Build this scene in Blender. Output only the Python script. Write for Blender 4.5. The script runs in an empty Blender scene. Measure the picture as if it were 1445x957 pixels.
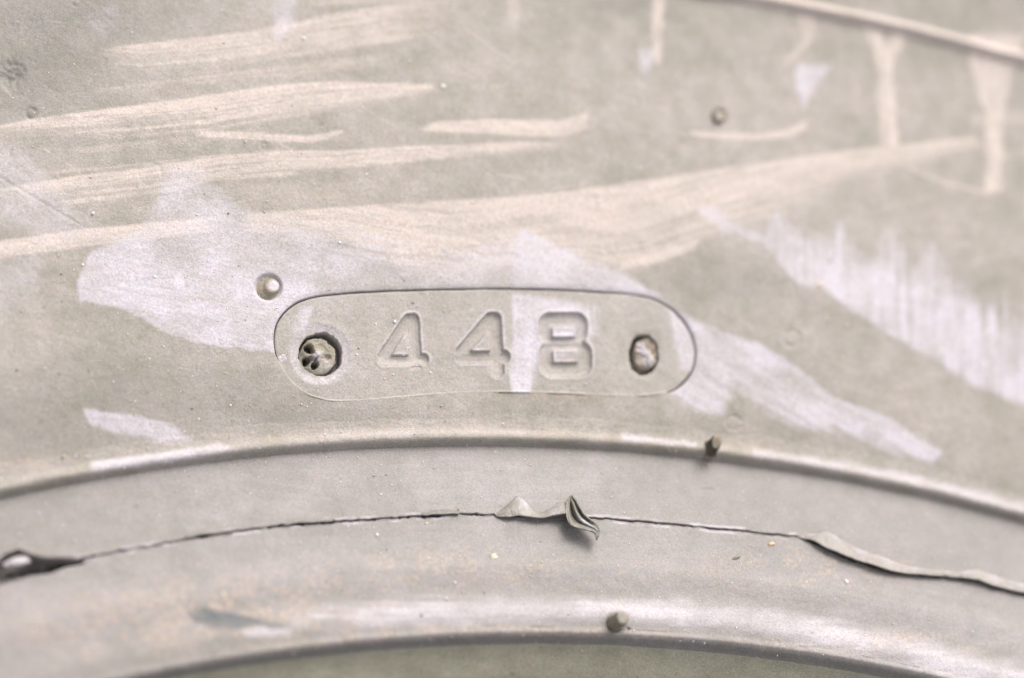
import bpy, math
import numpy as np

# ------------------------------------------------------------------ camera, light, exposure
S = 75e-6                      # metres per design unit (one unit is about 0.075 mm)
YAW, PITCH, DIST = math.radians(-15.33), math.radians(-18.53), 4097.0
CX, CY = 172.6, -3102.7        # tyre axis in design units, measured from the spot aimed at
R1, R2, R3, R4 = 2956.2, 2841.3, 2665.3, 3657.8   # rib foot, flash seam, bead lip, moulding ridge
ZT = 0.200                     # height of the upper sidewall above the ground (tyre lies flat)
scene = bpy.context.scene
COL = scene.collection


def M(p):
    """design units -> metres, tyre axis at the world origin"""
    p = np.asarray(p, float)
    return np.stack([(p[..., 0] - CX) * S, (p[..., 1] - CY) * S, p[..., 2] * S + ZT], -1)


_d = np.array([math.sin(YAW) * math.cos(PITCH), math.sin(PITCH), math.cos(YAW) * math.cos(PITCH)])
CAM = _d * DIST
CF = -_d
CR = np.cross(CF, [0, 1, 0.]); CR /= np.linalg.norm(CR)
CU = np.cross(CR, CF)

from mathutils import Matrix, Vector
cd = bpy.data.cameras.new('camera')
cam = bpy.data.objects.new('camera', cd)
COL.objects.link(cam)
_cp = M(CAM)
cam.matrix_world = Matrix(((CR[0], CU[0], -CF[0], _cp[0]), (CR[1], CU[1], -CF[1], _cp[1]),
                           (CR[2], CU[2], -CF[2], _cp[2]), (0, 0, 0, 1)))
cd.sensor_width = 36.0
cd.lens = 36.0 * DIST / 1445.0
cd.clip_start, cd.clip_end = 0.005, 500.0
cd.dof.use_dof = True
cd.dof.focus_distance = (DIST - 100) * S
cd.dof.aperture_fstop = 8.0
scene.camera = cam

SUN_EL, SUN_AZ = math.radians(43), math.radians(24)     # azimuth clockwise from +Y
world = bpy.data.worlds.new('World'); scene.world = world
world.use_nodes = True
wn = world.node_tree.nodes; wl = world.node_tree.links
bg = wn['Background']
sky = wn.new('ShaderNodeTexSky')
sky.sky_type = 'NISHITA'; sky.sun_disc = False
sky.sun_elevation = SUN_EL; sky.sun_rotation = SUN_AZ
sky.air_density = 1.0; sky.dust_density = 4.0; sky.ozone_density = 1.0
hs = wn.new('ShaderNodeHueSaturation'); hs.inputs['Saturation'].default_value = 0.22      # thin overcast: a nearly white sky
wl.new(sky.outputs[0], hs.inputs['Color']); wl.new(hs.outputs[0], bg.inputs[0]); bg.inputs[1].default_value = 0.15
sd = bpy.data.lights.new('sun', 'SUN'); so = bpy.data.objects.new('sun', sd); COL.objects.link(so)
sd.energy = 0.87; sd.angle = math.radians(26); sd.color = (1.0, 0.95, 0.89)
_sv = Vector((math.sin(SUN_AZ) * math.cos(SUN_EL), math.cos(SUN_AZ) * math.cos(SUN_EL), math.sin(SUN_EL)))
so.rotation_euler = _sv.to_track_quat('Z', 'Y').to_euler(); so.location = _sv * 2
scene.view_settings.view_transform = 'Standard'
scene.view_settings.look = 'None'
scene.view_settings.gamma = 1.0
scene.view_settings.use_curve_mapping = False
scene.view_settings.exposure = 0.98

# ------------------------------------------------------------------ numpy helpers
rng = np.random.default_rng(11)


def sst(a, b, x):
    t = np.clip((x - a) / (b - a), 0, 1)
    return t * t * (3 - 2 * t)


_lat = rng.random((256, 256))


def vnoise(x, y):
    xi = np.floor(x).astype(int); yi = np.floor(y).astype(int)
    fx = x - xi; fy = y - yi
    fx = fx * fx * (3 - 2 * fx); fy = fy * fy * (3 - 2 * fy)
    a = _lat[xi & 255, yi & 255]; b = _lat[(xi + 1) & 255, yi & 255]
    c = _lat[xi & 255, (yi + 1) & 255]; d = _lat[(xi + 1) & 255, (yi + 1) & 255]
    return (a * (1 - fx) + b * fx) * (1 - fy) + (c * (1 - fx) + d * fx) * fy


def fbm(x, y, o=4):
    s = 0; a = .5; t = 0
    for k in range(o):
        s = s + a * vnoise(x + 17.3 * k, y + 9.1 * k); t += a
        x = x * 2.03; y = y * 2.03; a *= .5
    return s / t


def pchip(xs, ys):
    xs = np.array(xs, float); ys = np.array(ys, float)
    h = np.diff(xs); d = np.diff(ys) / h
    m = np.zeros_like(ys)
    for i in range(1, len(xs) - 1):
        if d[i - 1] * d[i] > 0:
            w1, w2 = 2 * h[i] + h[i - 1], h[i] + 2 * h[i - 1]
            m[i] = (w1 + w2) / (w1 / d[i - 1] + w2 / d[i])
    m[0], m[-1] = d[0], d[-1]

    def f(x):
        x = np.asarray(x, float)
        i = np.clip(np.searchsorted(xs, x) - 1, 0, len(xs) - 2)
        t = np.clip((x - xs[i]) / h[i], 0, 1)
        return ((1 + 2 * t) * (1 - t) ** 2 * ys[i] + t * (1 - t) ** 2 * h[i] * m[i]
                + t * t * (3 - 2 * t) * ys[i + 1] + t * t * (t - 1) * h[i] * m[i + 1])
    return f


def catmull(pts, n, closed=True):
    P = np.array(pts, float); k = len(P)
    if closed:
        idx = lambda i: i % k
        segs = k
    else:
        idx = lambda i: min(max(i, 0), k - 1)
        segs = k - 1
    out = []
    for i in range(segs):
        p0, p1, p2, p3 = (P[idx(i + j)] for j in (-1, 0, 1, 2))
        t = np.linspace(0, 1, 24, endpoint=False)[:, None]
        out.append(.5 * (2 * p1 + (p2 - p0) * t + (2 * p0 - 5 * p1 + 4 * p2 - p3) * t * t + (3 * p1 - p0 - 3 * p2 + p3) * t ** 3))
    C = np.concatenate(out + ([P[:1]] if closed else [P[-1:]]))
    L = np.concatenate([[0], np.cumsum(np.linalg.norm(np.diff(C[:, :2], axis=0), axis=1))])
    s = np.linspace(0, L[-1], n, endpoint=not closed)
    return np.stack([np.interp(s, L, C[:, j]) for j in range(P.shape[1])], -1)


def poly_sdf(u, v, poly, soft=None):
    """signed distance (negative inside) to a closed polygon, optionally the edge softness at the nearest edge"""
    poly = np.asarray(poly, float)
    a = poly[:, :2]; b = np.roll(a, -1, 0)
    best = np.full(u.shape, 1e18); ins = np.zeros(u.shape, bool); sf = np.ones(u.shape)
    for i in range(len(a)):
        e = b[i] - a[i]; wx = u - a[i, 0]; wy = v - a[i, 1]
        t = np.clip((wx * e[0] + wy * e[1]) / max(e @ e, 1e-9), 0, 1)
        d = (wx - t * e[0]) ** 2 + (wy - t * e[1]) ** 2
        m = d < best
        best = np.where(m, d, best)
        if soft is not None:
            s2 = soft[i] * (1 - t) + soft[(i + 1) % len(a)] * t
            sf = np.where(m, s2, sf)
        c = (a[i, 1] > v) != (b[i, 1] > v)
        if e[1] != 0:
            ins ^= c & (u < e[0] * (v - a[i, 1]) / e[1] + a[i, 0])
    d = np.sqrt(best); d = np.where(ins, -d, d)
    return (d, sf) if soft is not None else d


def capsule(u, v, x0, y0, x1, y1):
    ex, ey = x1 - x0, y1 - y0
    t = np.clip(((u - x0) * ex + (v - y0) * ey) / (ex * ex + ey * ey), 0, 1)
    return np.hypot(u - x0 - t * ex, v - y0 - t * ey)


def rbox(u, v, x0, y0, x1, y1, r):
    qx = np.abs(u - (x0 + x1) / 2) - (x1 - x0) / 2 + r
    qy = np.abs(v - (y0 + y1) / 2) - (y1 - y0) / 2 + r
    return np.hypot(np.maximum(qx, 0), np.maximum(qy, 0)) + np.minimum(np.maximum(qx, qy), 0) - r


# ------------------------------------------------------------------ cross-section of the tyre
side_h = pchip([R1 - 30, R1, R1 + 40, R1 + 150, R1 + 350, R4, R4 + 200, 4300, 4650, 4880],
               [-6, -3, 4, 12, 22, 31, 52, 70, -60, -420])
bead_h = pchip([R3 - 150, R3 - 62, R3 - 8, R3, R3 + 5, R3 + 12, R3 + 30, R3 + 62, R3 + 100, R2 - 60, R2, R1 - 40, R1 - 10, R1 + 5],
               [-250, 14, 62, 76, 79, 77, 75, 64, 58, 51, 32, 4, -5, -6])


def base_h(r):
    return np.where(r > R1, side_h(r), bead_h(r))


def project(x, y, z):
    """where the photograph shows a point of the tyre (used to lay out marks measured in the photograph)"""
    vx, vy, vz = x - CAM[0], y - CAM[1], z - CAM[2]
    w = vx * CF[0] + vy * CF[1] + vz * CF[2]
    w = np.maximum(w, 300.)
    return (722.5 + DIST * (vx * CR[0] + vy * CR[1] + vz * CR[2]) / w,
            478.5 - DIST * (vx * CU[0] + vy * CU[1] + vz * CU[2]) / w)


def surf(u, v, lift=0.0, hf=base_h):
    """point of the tyre surface that lies behind a point measured in the photograph, raised by lift"""
    u = np.asarray(u, float); v = np.asarray(v, float)
    dirv = (CF[None] + ((u.ravel() - 722.5) / DIST)[:, None] * CR - ((v.ravel() - 478.5) / DIST)[:, None] * CU)
    z = np.zeros(u.size)
    for _ in range(12):
        t = (z - CAM[2]) / dirv[:, 2]
        P = CAM + t[:, None] * dirv
        z = .5 * z + .5 * hf(np.hypot(P[:, 0] - CX, P[:, 1] - CY))
    P[:, 2] = z + np.asarray(lift, float).ravel()
    return P.reshape(u.shape + (3,))


# ------------------------------------------------------------------ the moulded number plate and its digits
PLATE = catmull([(387, 480), (389, 462), (396, 447), (408, 434), (424, 424), (445, 418), (470, 415), (500, 412), (550, 409.5),
                 (600, 408), (650, 407), (700, 406.5), (750, 407), (800, 408.5), (850, 411), (890, 414), (918, 419), (940, 429),
                 (958, 443), (971, 460), (980, 480), (983, 498), (980, 518), (972, 533), (960, 545), (945, 553), (925, 558),
                 (900, 560), (860, 559.5), (800, 557), (750, 555), (700, 554.5), (650, 556), (600, 559.5), (550, 564),
                 (510, 567), (480, 568), (455, 565), (430, 556), (410, 541), (397, 522), (390, 502)], 1700)
POLY_PLATE = PLATE[::6]


def sdf_four_a(u, v):
    d = np.minimum(np.minimum(capsule(u, v, 577.5, 451, 543, 503) - 9.2, capsule(u, v, 542, 508, 597, 507) - 8.8),
                   capsule(u, v, 583, 450.5, 588, 521) - 9.0)
    isl = poly_sdf(u, v, [(571.5, 474), (575.5, 499), (556, 499)]) - 1.6
    fill = poly_sdf(u, v, [(578, 452), (583, 452), (588, 505), (543, 505)])
    return np.maximum(np.minimum(d, fill), -isl)


def sdf_four_b(u, v):
    d = np.minimum(np.minimum(capsule(u, v, 693, 450, 653.5, 496) - 10, capsule(u, v, 653.5, 504, 711, 503) - 10),
                   capsule(u, v, 698, 450, 702.5, 524) - 10)
    isl = poly_sdf(u, v, [(688.5, 472), (691, 493), (668, 493)]) - 1.6
    fill = poly_sdf(u, v, [(692, 452), (698, 452), (701, 500), (653, 500)])
    return np.maximum(np.minimum(d, fill), -isl)


def sdf_eight(u, v):
    a = rbox(u, v, 760, 440.5, 830, 484, 17); b = rbox(u, v, 761, 480, 836, 533, 19)
    k = np.clip(.5 + .5 * (b - a) / 6, 0, 1)
    d = b * (1 - k) + a * k - 6 * k * (1 - k)
    return np.maximum(d, -np.minimum(rbox(u, v, 780, 461.5, 812, 475, 2.5), rbox(u, v, 781, 494.5, 816, 511, 2.5)))


DIGITS = [('4', sdf_four_a, (525, 430, 612, 540), 5.0), ('4', sdf_four_b, (635, 430, 728, 542), 5.8), ('8', sdf_eight, (752, 432, 845, 541), 5.3)]
PLATE_DROP = 2.2


def digit_fade(k, u, v):
    # the first digit is worn away towards its foot
    return 1 - .92 * sst(501, 524, v) * (.85 + .15 * sst(560, 590, u)) * (1 - .7 * sst(594, 600, u) * sst(516, 506, v)) if k == 0 else 1 - .45 * sst(508, 534, v)


def plate_relief(u, v):
    z = np.full(u.shape, -PLATE_DROP)
    for k, (_, f, (x0, y0, x1, y1), dep) in enumerate(DIGITS):
        m = (u > x0) & (u < x1) & (v > y0) & (v < y1)
        if m.any():
            d = f(u[m], v[m]) + 1.1 * (fbm(u[m] / 9, v[m] / 9, 2) - .5)
            fd = digit_fade(k, u[m], v[m])
            cut = sst(1.0, -4.0, d) * (dep + 1.2) * fd
            z[m] += -cut + 0.7 * fd * sst(5, 1, d) * sst(-.5, 1, d)
    # pockets of the two screws with their pressed-in rims
    q = np.hypot((u - 453.4) / 1.0, (v - 499.0) / 1.0) + 5.5 * (fbm(u / 7, v / 7, 4) - .5)
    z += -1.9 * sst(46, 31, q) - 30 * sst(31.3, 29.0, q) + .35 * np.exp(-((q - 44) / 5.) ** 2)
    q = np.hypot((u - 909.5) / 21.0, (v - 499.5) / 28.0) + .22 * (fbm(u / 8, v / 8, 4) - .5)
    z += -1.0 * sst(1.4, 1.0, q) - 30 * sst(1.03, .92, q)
    z += 1.6 * (fbm(u / 70, v / 70, 3) - .5) + .5 * (fbm(u / 9, v / 9, 2) - .5)
    return z


# ------------------------------------------------------------------ the flash seam and the dents of the surface
SX = [-400, -60, 0, 50, 100, 119, 170, 224, 285, 336, 420, 480, 560, 640, 696, 760, 838, 900, 965, 1050, 1129, 1145, 1165, 1205,
      1230, 1260, 1300, 1345, 1375, 1410, 1445, 1520, 1900]
SY = [900, 826, 807, 799, 795, 788, 778, 769, 756, 750, 739.5, 736, 731, 726, 727, 730, 731, 736, 742, 750, 758.5, 762.5, 773, 790,
      797, 806, 810, 813, 817, 829, 836, 850, 960]
WX = [-400, 0, 100, 119, 224, 272, 287, 300, 318, 345, 380, 400, 410, 422, 440, 470, 520, 560, 618, 640, 662, 700, 800, 850, 1129, 1150, 1445]
WW = [3, 4, 4, .7, .7, .8, 4.4, 2.6, .9, 1.0, 2.2, 1.2, .6, 3.2, 1.8, 1.2, .9, .8, 2.6, 1.4, 1.2, .9, 1.6, .8, 1.2, 4.5, 4]
GAP = [(-30, 830), (-10, 800), (8, 784), (26, 778), (42, 785), (62, 790), (100, 790), (119, 795), (92, 800), (72, 808), (44, 812), (8, 822)]


def seam_line(u):
    return np.interp(u, SX, SY) + 3.0 * (fbm(u / 11, u * 0 + 3.3, 4) - .5)


def bead_relief(u, v, r):
    sdv = v - seam_line(u)
    w = np.interp(u, WX, WW) * (.55 + .8 * vnoise(u / 5, u * 0)) + 2.0 * sst(.66, .85, fbm(u / 12 + 80, u * 0, 3)) * (u < 700)
    z = -13 * sst(w / 2 + 1.0, w / 2 - .7, np.abs(sdv)) * np.clip(.05 + 1.1 * vnoise(u / 17 + 5, u * 0) + sst(2.2, 4, w), .1, 1) + 1.6 * sst(18, 1, -sdv) * sst(-3, 0, -sdv)
    m = (u < 140) & (u > -60) & (v > 760) & (v < 840)
    if m.any():
        z[m] -= 30 * sst(1.5, -4, poly_sdf(u[m], v[m], GAP))
        z[m] += 4 * sst(14, 3, poly_sdf(u[m], v[m], GAP)) * sst(0, 3, poly_sdf(u[m], v[m], GAP)) * (sdv[m] < 0)
    z += 3.0 * (fbm(u / 120, v / 60, 3) - .5) + .6 * (fbm(u / 12, v / 9, 3) - .5)
    d = np.hypot(u - 869, v - 880)                     # moat round the vent stub
    z += -5 * sst(17, 9, d)
    d = np.hypot((u - 998) / 15, (v - 691) / 2.2)       # a small nick
    z -= 1.5 * sst(1, .4, d)
    z += np.where(np.abs(r - R3 - 3) < 8, 1.2 * (fbm(u / 18, v * 0, 3) - .5) * 2, 0)
    return z


RINGS = [(1117, 478, 11, 1.5), (1035, 597, 10, 1.2), (1110, 410, 12, .8), (44, 160, 7, 2.5), (108, 3, 6, 2), (372, 205, 4, 1.5), (228, 175, 14, .7), (212, 245, 16, .8)]


def side_relief(u, v, r):
    z = 3.2 * (fbm(u / 150, v / 110, 3) - .5) + .55 * (fbm(u / 10, v / 10, 3) - .5)
    m = (u > 370) & (u < 1000) & (v > 390) & (v < 585)
    if m.any():
        d = poly_sdf(u[m], v[m], POLY_PLATE)
        bot = sst(495, 525, v[m]) * sst(948, 930, u[m])
        z[m] = z[m] - 26 * sst(.9, -1.5, d + 4 * bot) - .8 * sst(7, 0, d) * (1 - bot)
    d = np.hypot(u - 379, v - 405.5)
    z += -5.5 * sst(21, 16, d)
    d = np.hypot(u - 1015, v - 165)
    z += -.8 * sst(17, 11, d)
    for (x, y, q, a) in RINGS:
        d = np.hypot(u - x, v - y)
        z += -a * np.exp(-((d - q) / 2.2) ** 2) * (.5 + .5 * vnoise(u / 6, v / 6))
    # scuffed pit near the left edge
    d = np.hypot((u - 14) / 24, (v - 104) / 26)
    z += -7 * sst(1.1, .3, d + .5 * (fbm(u / 8, v / 8, 3) - .5)) * fbm(u / 6, v / 6, 3)
    # pitted rubber in the upper left
    pit = sst(.60, .72, fbm(u / 7 + 40, v / 7, 2)) * sst(420, 80, u + .8 * v)
    z -= .45 * pit
    # moulding ridge and the raised shoulder band beyond it
    q = r - R4 + 2.0 * (fbm(u / 40, v / 40, 2) - .5)
    z += 7 * sst(-5, 6, q) + 5 * np.exp(-((q - 8) / 6.) ** 2)
    # hairline scratch
    d = capsule(u, v, 0, 250, 122, 322)
    z -= .9 * sst(1.6, .4, d)
    d = np.abs(v - np.interp(u, [1275, 1300, 1325, 1400], [235, 248, 258, 279])) + 4 * (fbm(u / 6, v / 6, 2) - .5)
    z += .7 * sst(4, 1, d) * ((u > 1275) & (u < 1400))
    return z


# ------------------------------------------------------------------ marks: pale smears and painted sheen, chalky strokes, rust dust, dark grime and painted shade
SMEARS_AND_SHEEN = [
    ([(108, 405, 5), (112, 425, 5), (165, 436, 5), (205, 452, 5), (235, 470, 6), (270, 483, 5), (330, 491, 5), (387, 497, 6), (420, 490, 4),
      (520, 450, 4), (900, 450, 5), (992, 464, 9), (925, 412, 9), (880, 387, 12), (800, 352, 14), (735, 322, 8), (722, 335, 22),
      (650, 365, 45), (560, 352, 60), (470, 335, 60), (390, 312, 40), (335, 290, 18), (305, 262, 14), (280, 232, 30), (235, 242, 30),
      (225, 275, 18), (205, 320, 16), (125, 358, 8)], .95, (10, 3, .30)),
    ([(735, 320, 6), (760, 334, 10), (800, 354, 12), (880, 389, 12), (925, 414, 12), (925, 430, 10), (720, 420, 10), (726, 360, 8)], .55, (28, 8, .4)),
    ([(925, 420, 6), (985, 455, 8), (1080, 490, 8), (1140, 530, 7), (1175, 560, 7), (1245, 585, 8), (1332, 640, 10), (1315, 652, 12),
      (1230, 628, 26), (1180, 605, 22), (1130, 603, 24), (1090, 585, 24), (1050, 560, 20), (1035, 550, 16), (1018, 584, 14), (985, 580, 18),
      (950, 557, 14), (900, 500, 6)], .9, (30, 8, .5)),
    ([(985, 297, 10), (1025, 330, 12), (1075, 342, 9), (1100, 370, 9), (1125, 400, 9), (1160, 405, 9), (1185, 425, 9), (1230, 455, 9),
      (1300, 497, 10), (1370, 540, 12), (1445, 572, 14), (1540, 610, 14), (1540, 480, 60), (1445, 465, 60), (1400, 435, 55), (1330, 400, 50),
      (1313, 345, 18), (1300, 390, 34), (1275, 375, 34), (1252, 320, 16), (1238, 370, 36), (1210, 370, 36), (1187, 312, 16), (1170, 345, 30),
      (1130, 335, 30), (1095, 297, 12), (1080, 335, 12), (1040, 315, 18), (1010, 290, 14)], .9, (90, 60, .5)),
    ([(118, 578, 6), (200, 588, 9), (245, 600, 9), (268, 621, 16), (225, 622, 14), (150, 607, 10), (125, 597, 8)], .8, (5, 6, .3)),
    ([(395, -20, 20), (428, -20, 15), (412, 35, 18), (385, 68, 14), (386, 20, 18)], .55, (100, 8, .3)),
    ([(1124, 92, 14), (1172, 93, 18), (1150, 125, 14), (1132, 154, 12), (1124, 125, 12)], .75, (90, 12, .3)),
    ([(903, 72, 16), (926, 68, 16), (910, 110, 14), (902, 100, 14)], .6, (90, 12, .3)),
    ([(-30, 200, 30), (30, 212, 30), (140, 335, 30), (60, 340, 40), (-30, 300, 40)], .35, (40, 5, .5)),
    ([(120, 25, 30), (160, 15, 30), (150, 45, 30), (130, 45, 30)], .3, (40, 5, .5)),
    ([(-40, 370, 40), (60, 366, 40), (52, 420, 25), (-40, 470, 40)], .3, (40, 5, .5)),
    # on the plate
    ([(722, 415, 8), (760, 416, 12), (836, 436, 24), (838, 470, 26), (815, 492, 26), (772, 500, 24), (757, 525, 18), (748, 556, 12), (725, 556, 9), (719, 520, 8), (725, 470, 8)], 1.1, (88, 8, .35)),
    ([(944, 432, 8), (965, 440, 6), (990, 485, 4), (975, 522, 12), (962, 522, 14), (951, 480, 9)], .9, (80, 8, .35)),
    ([(424, 431, 8), (444, 430, 8), (432, 465, 14), (414, 482, 14), (417, 450, 12)], .7, (95, 5, .4)),
    ([(440, 418, 10), (520, 416, 10), (560, 436, 20), (460, 436, 20)], .12, (0, 10, .4)),
    # on the rib: highlights painted along its crest
    ([(128, 653, 6), (310, 626, 6), (338, 632, 7), (300, 643, 8), (130, 667, 8)], .7, (8, 8, .2)),
    ([(455, 606, 14), (640, 600, 14), (760, 604, 14), (760, 614, 12), (640, 613, 12), (455, 617, 12)], .15, (3, 8, .5)),
    ([(880, 612, 10), (982, 624, 6), (985, 631, 6), (880, 622, 10)], .7, (-5, 8, .4)),
    ([(1062, 632, 6), (1250, 660, 8), (1560, 735, 10), (1560, 755, 10), (1250, 674, 10), (1062, 646, 8)], .5, (-14, 10, .5)),
    # on the bead: lilac sheen painted in, and the pale tail of the smudge
    ([(280, 690, 90), (450, 680, 90), (440, 728, 60), (270, 745, 60)], .12, (8, 10, 0)),
    ([(580, 650, 90), (850, 660, 90), (830, 715, 70), (600, 718, 70)], .14, (0, 10, 0)),
    ([(-40, 850, 70), (300, 775, 60), (640, 748, 60), (980, 765, 60), (1180, 800, 90), (1120, 850, 90), (700, 815, 70), (300, 850, 80), (-40, 920, 80)], .09, (-4, 10, 0)),
    ([(1000, 850, 60), (1250, 880, 60), (1500, 960, 60), (1500, 880, 90), (1300, 850, 90)], .14, (10, 10, 0)),
    ([(340, 890, 10), (372, 884, 8), (414, 890, 8), (408, 899, 8), (350, 896, 8)], .6, (-12, 6, .3)),
    ([(420, 872, 50), (640, 850, 30), (860, 846, 26), (1040, 856, 26), (1250, 893, 26), (1480, 962, 26), (1470, 990, 26), (1240, 925, 26), (1030, 884, 22), (860, 874, 20), (640, 880, 22)],
     .58, (0, 14, .25)),
]
# horizontal strokes: x, upper y, lower y
STROKES = [
    ([(120, 71, 76), (200, 62, 98), (300, 50, 93), (350, 44, 88), (480, 17, 71), (540, 9, 62), (660, 0, 50)], .72, 150, 260, 3, 9, .75),
    ([(420, -30, 10), (500, -40, 6), (680, -40, 6)], .5, 60, 200, 8, 8, .6),
    ([(120, 129, 135), (250, 112, 124), (350, 99, 114), (480, 82, 99), (560, 78, 90)], .42, 60, 80, 4, 5, .8),
    ([(-60, 184, 202), (0, 176, 192), (100, 160, 189), (210, 146, 190), (300, 133, 186), (400, 119, 166), (480, 115, 151), (560, 117, 137), (625, 121, 125)], .92, 5, 50, 4, 14, .75),
    ([(90, 212, 220), (200, 200, 212), (330, 186, 200), (400, 184, 194)], .35, 60, 60, 5, 5, .8),
    ([(270, 185, 192), (330, 186, 194), (400, 190, 201), (440, 191, 201), (470, 186, 193), (488, 182, 186)], .8, 30, 8, 3, 3, .3),
    ([(-60, 276, 296), (0, 265, 281), (100, 250, 276), (200, 237, 268), (300, 222, 250), (380, 214, 241), (480, 212, 237), (560, 207, 231), (700, 202, 217), (840, 201, 210)], .85, 5, 260, 4, 8, .7),
    ([(80, 284, 292), (240, 265, 271), (300, 249, 255), (430, 240, 247)], .7, 50, 60, 2.5, 3, .5),
    ([(30, 246, 250), (250, 224, 231), (420, 208, 212)], .45, 50, 60, 2, 3, .7),
    ([(330, 262, 292), (420, 258, 290), (520, 250, 280)], .18, 40, 60, 12, 14, .6),
    ([(-60, 352, 376), (0, 340, 363), (80, 328, 353), (160, 320, 343), (220, 314, 335), (330, 304, 324)], .97, 5, 110, 4, 6, .35),
    ([(330, 303, 326), (400, 298, 332), (480, 293, 335), (560, 288, 376), (640, 283, 392), (720, 278, 380), (800, 269, 374), (860, 262, 384), (900, 255, 380),
      (940, 250, 362), (985, 243, 338), (1020, 238, 326), (1060, 230, 310), (1100, 226, 297), (1150, 218, 274), (1200, 211, 252), (1250, 207, 238),
      (1300, 202, 226), (1350, 196, 215), (1384, 193, 208)], .84, 60, 14, 5, 26, .6),
    ([(870, 372, 382), (930, 356, 370), (985, 338, 352)], .7, 30, 8, 5, 4, .3),
    ([(588, 182, 185), (620, 171, 185), (680, 168, 188), (750, 170, 192), (790, 170, 192), (815, 163, 188), (831, 157, 181)], .92, 40, 4, 3, 4, .45),
    ([(600, 181, 188), (690, 181, 188)], .4, 30, 30, 3, 3, .5),
    ([(973, 185, 189), (1020, 187, 196), (1070, 189, 198), (1110, 184, 194), (1130, 174, 187), (1139, 168, 180)], .85, 16, 4, 3, 3, .2),
    ([(563, 321, 326), (590, 328, 334), (620, 332, 338), (676, 339, 346)], .8, 6, 4, 3, 3, .5),
    ([(1275, 231, 239), (1300, 244, 252), (1325, 253, 263), (1400, 274, 286)], .5, 6, 20, 3, 3, .9),
    ([(1366, 157, 173), (1500, 160, 174)], .5, 14, 5, 6, 6, .4),
    ([(1405, 214, 226), (1500, 206, 216)], .45, 8, 5, 5, 5, .4),
]
# vertical runs: y, left x, right x
RUNS = [
    ([(-60, 920, 938), (40, 921, 936), (92, 923, 933)], .75, 5, 10),
    ([(-60, 716, 740), (20, 718, 736), (36, 720, 730)], .4, 5, 10),
    ([(30, 1214, 1236), (62, 1230, 1252), (100, 1240, 1262), (208, 1240, 1265)], .85, 14, 5),
    ([(34, 1258, 1292), (58, 1254, 1276), (78, 1250, 1266), (100, 1250, 1262)], .8, 12, 10),
    ([(20, 1118, 1152), (34, 1128, 1148), (56, 1134, 1146), (80, 1112, 1126), (95, 1103, 1112)], .6, 6, 10),
    ([(48, 1366, 1446), (100, 1372, 1428), (130, 1379, 1424), (165, 1392, 1416), (272, 1390, 1413)], .85, 14, 4),
]
GRIME_AND_SHADE = [(12, 106, 20, 22, .6), (44, 160, 8, 8, .5), (30, 80, 130, 110, .55), (150, 20, 160, 40, .4), (230, 560, 190, 60, .35), (30, 600, 110, 60, .35), (1050, 400, 90, 30, .3), (880, 8, 60, 16, .5),  # grime patches, and painted shadow under the ridge at the top
         (200, 390, 60, 20, .2), (440, 590, 120, 20, .25), (1440, 120, 30, 30, .3), (1180, 790, 300, 40, .25), (1350, 420, 60, 40, .2)]
RUSTY = [(330, 860, 190, 45, .8), (640, 800, 240, 30, .5), (1130, 800, 160, 28, .7), (1240, 905, 160, 14, .7), (30, 655, 90, 14, .6), (600, 606, 330, 8, .6), (700, 890, 300, 9, .6),
         (790, 560, 60, 5, .7), (150, 890, 160, 40, .6), (869, 866, 26, 22, .6), (1060, 630, 40, 14, .5)]
SMUDGE = [(262, 864, 10), (288, 857, 8), (345, 868, 8), (398, 883, 8), (404, 890, 8), (350, 884, 8), (318, 890, 10), (280, 880, 12)]


PLATE_SMEARS = (11, 12, 13, 14)


SCRATCHES = []
_rs = np.random.default_rng(5)
for _ in range(95):
    _x, _y = _rs.uniform(-20, 1460), _rs.uniform(-20, 560)
    _a = _rs.choice([_rs.normal(.35, .25), _rs.normal(-.12, .15), _rs.uniform(0, 3.1)], p=[.45, .35, .2]); _l = _rs.uniform(14, 110) if _y < 610 else _rs.uniform(8, 40)
    SCRATCHES.append((_x, _y, _x + _l * math.cos(_a), _y + _l * math.sin(_a), _rs.uniform(1.3, 2.3), _rs.uniform(.15, .5)))


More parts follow.
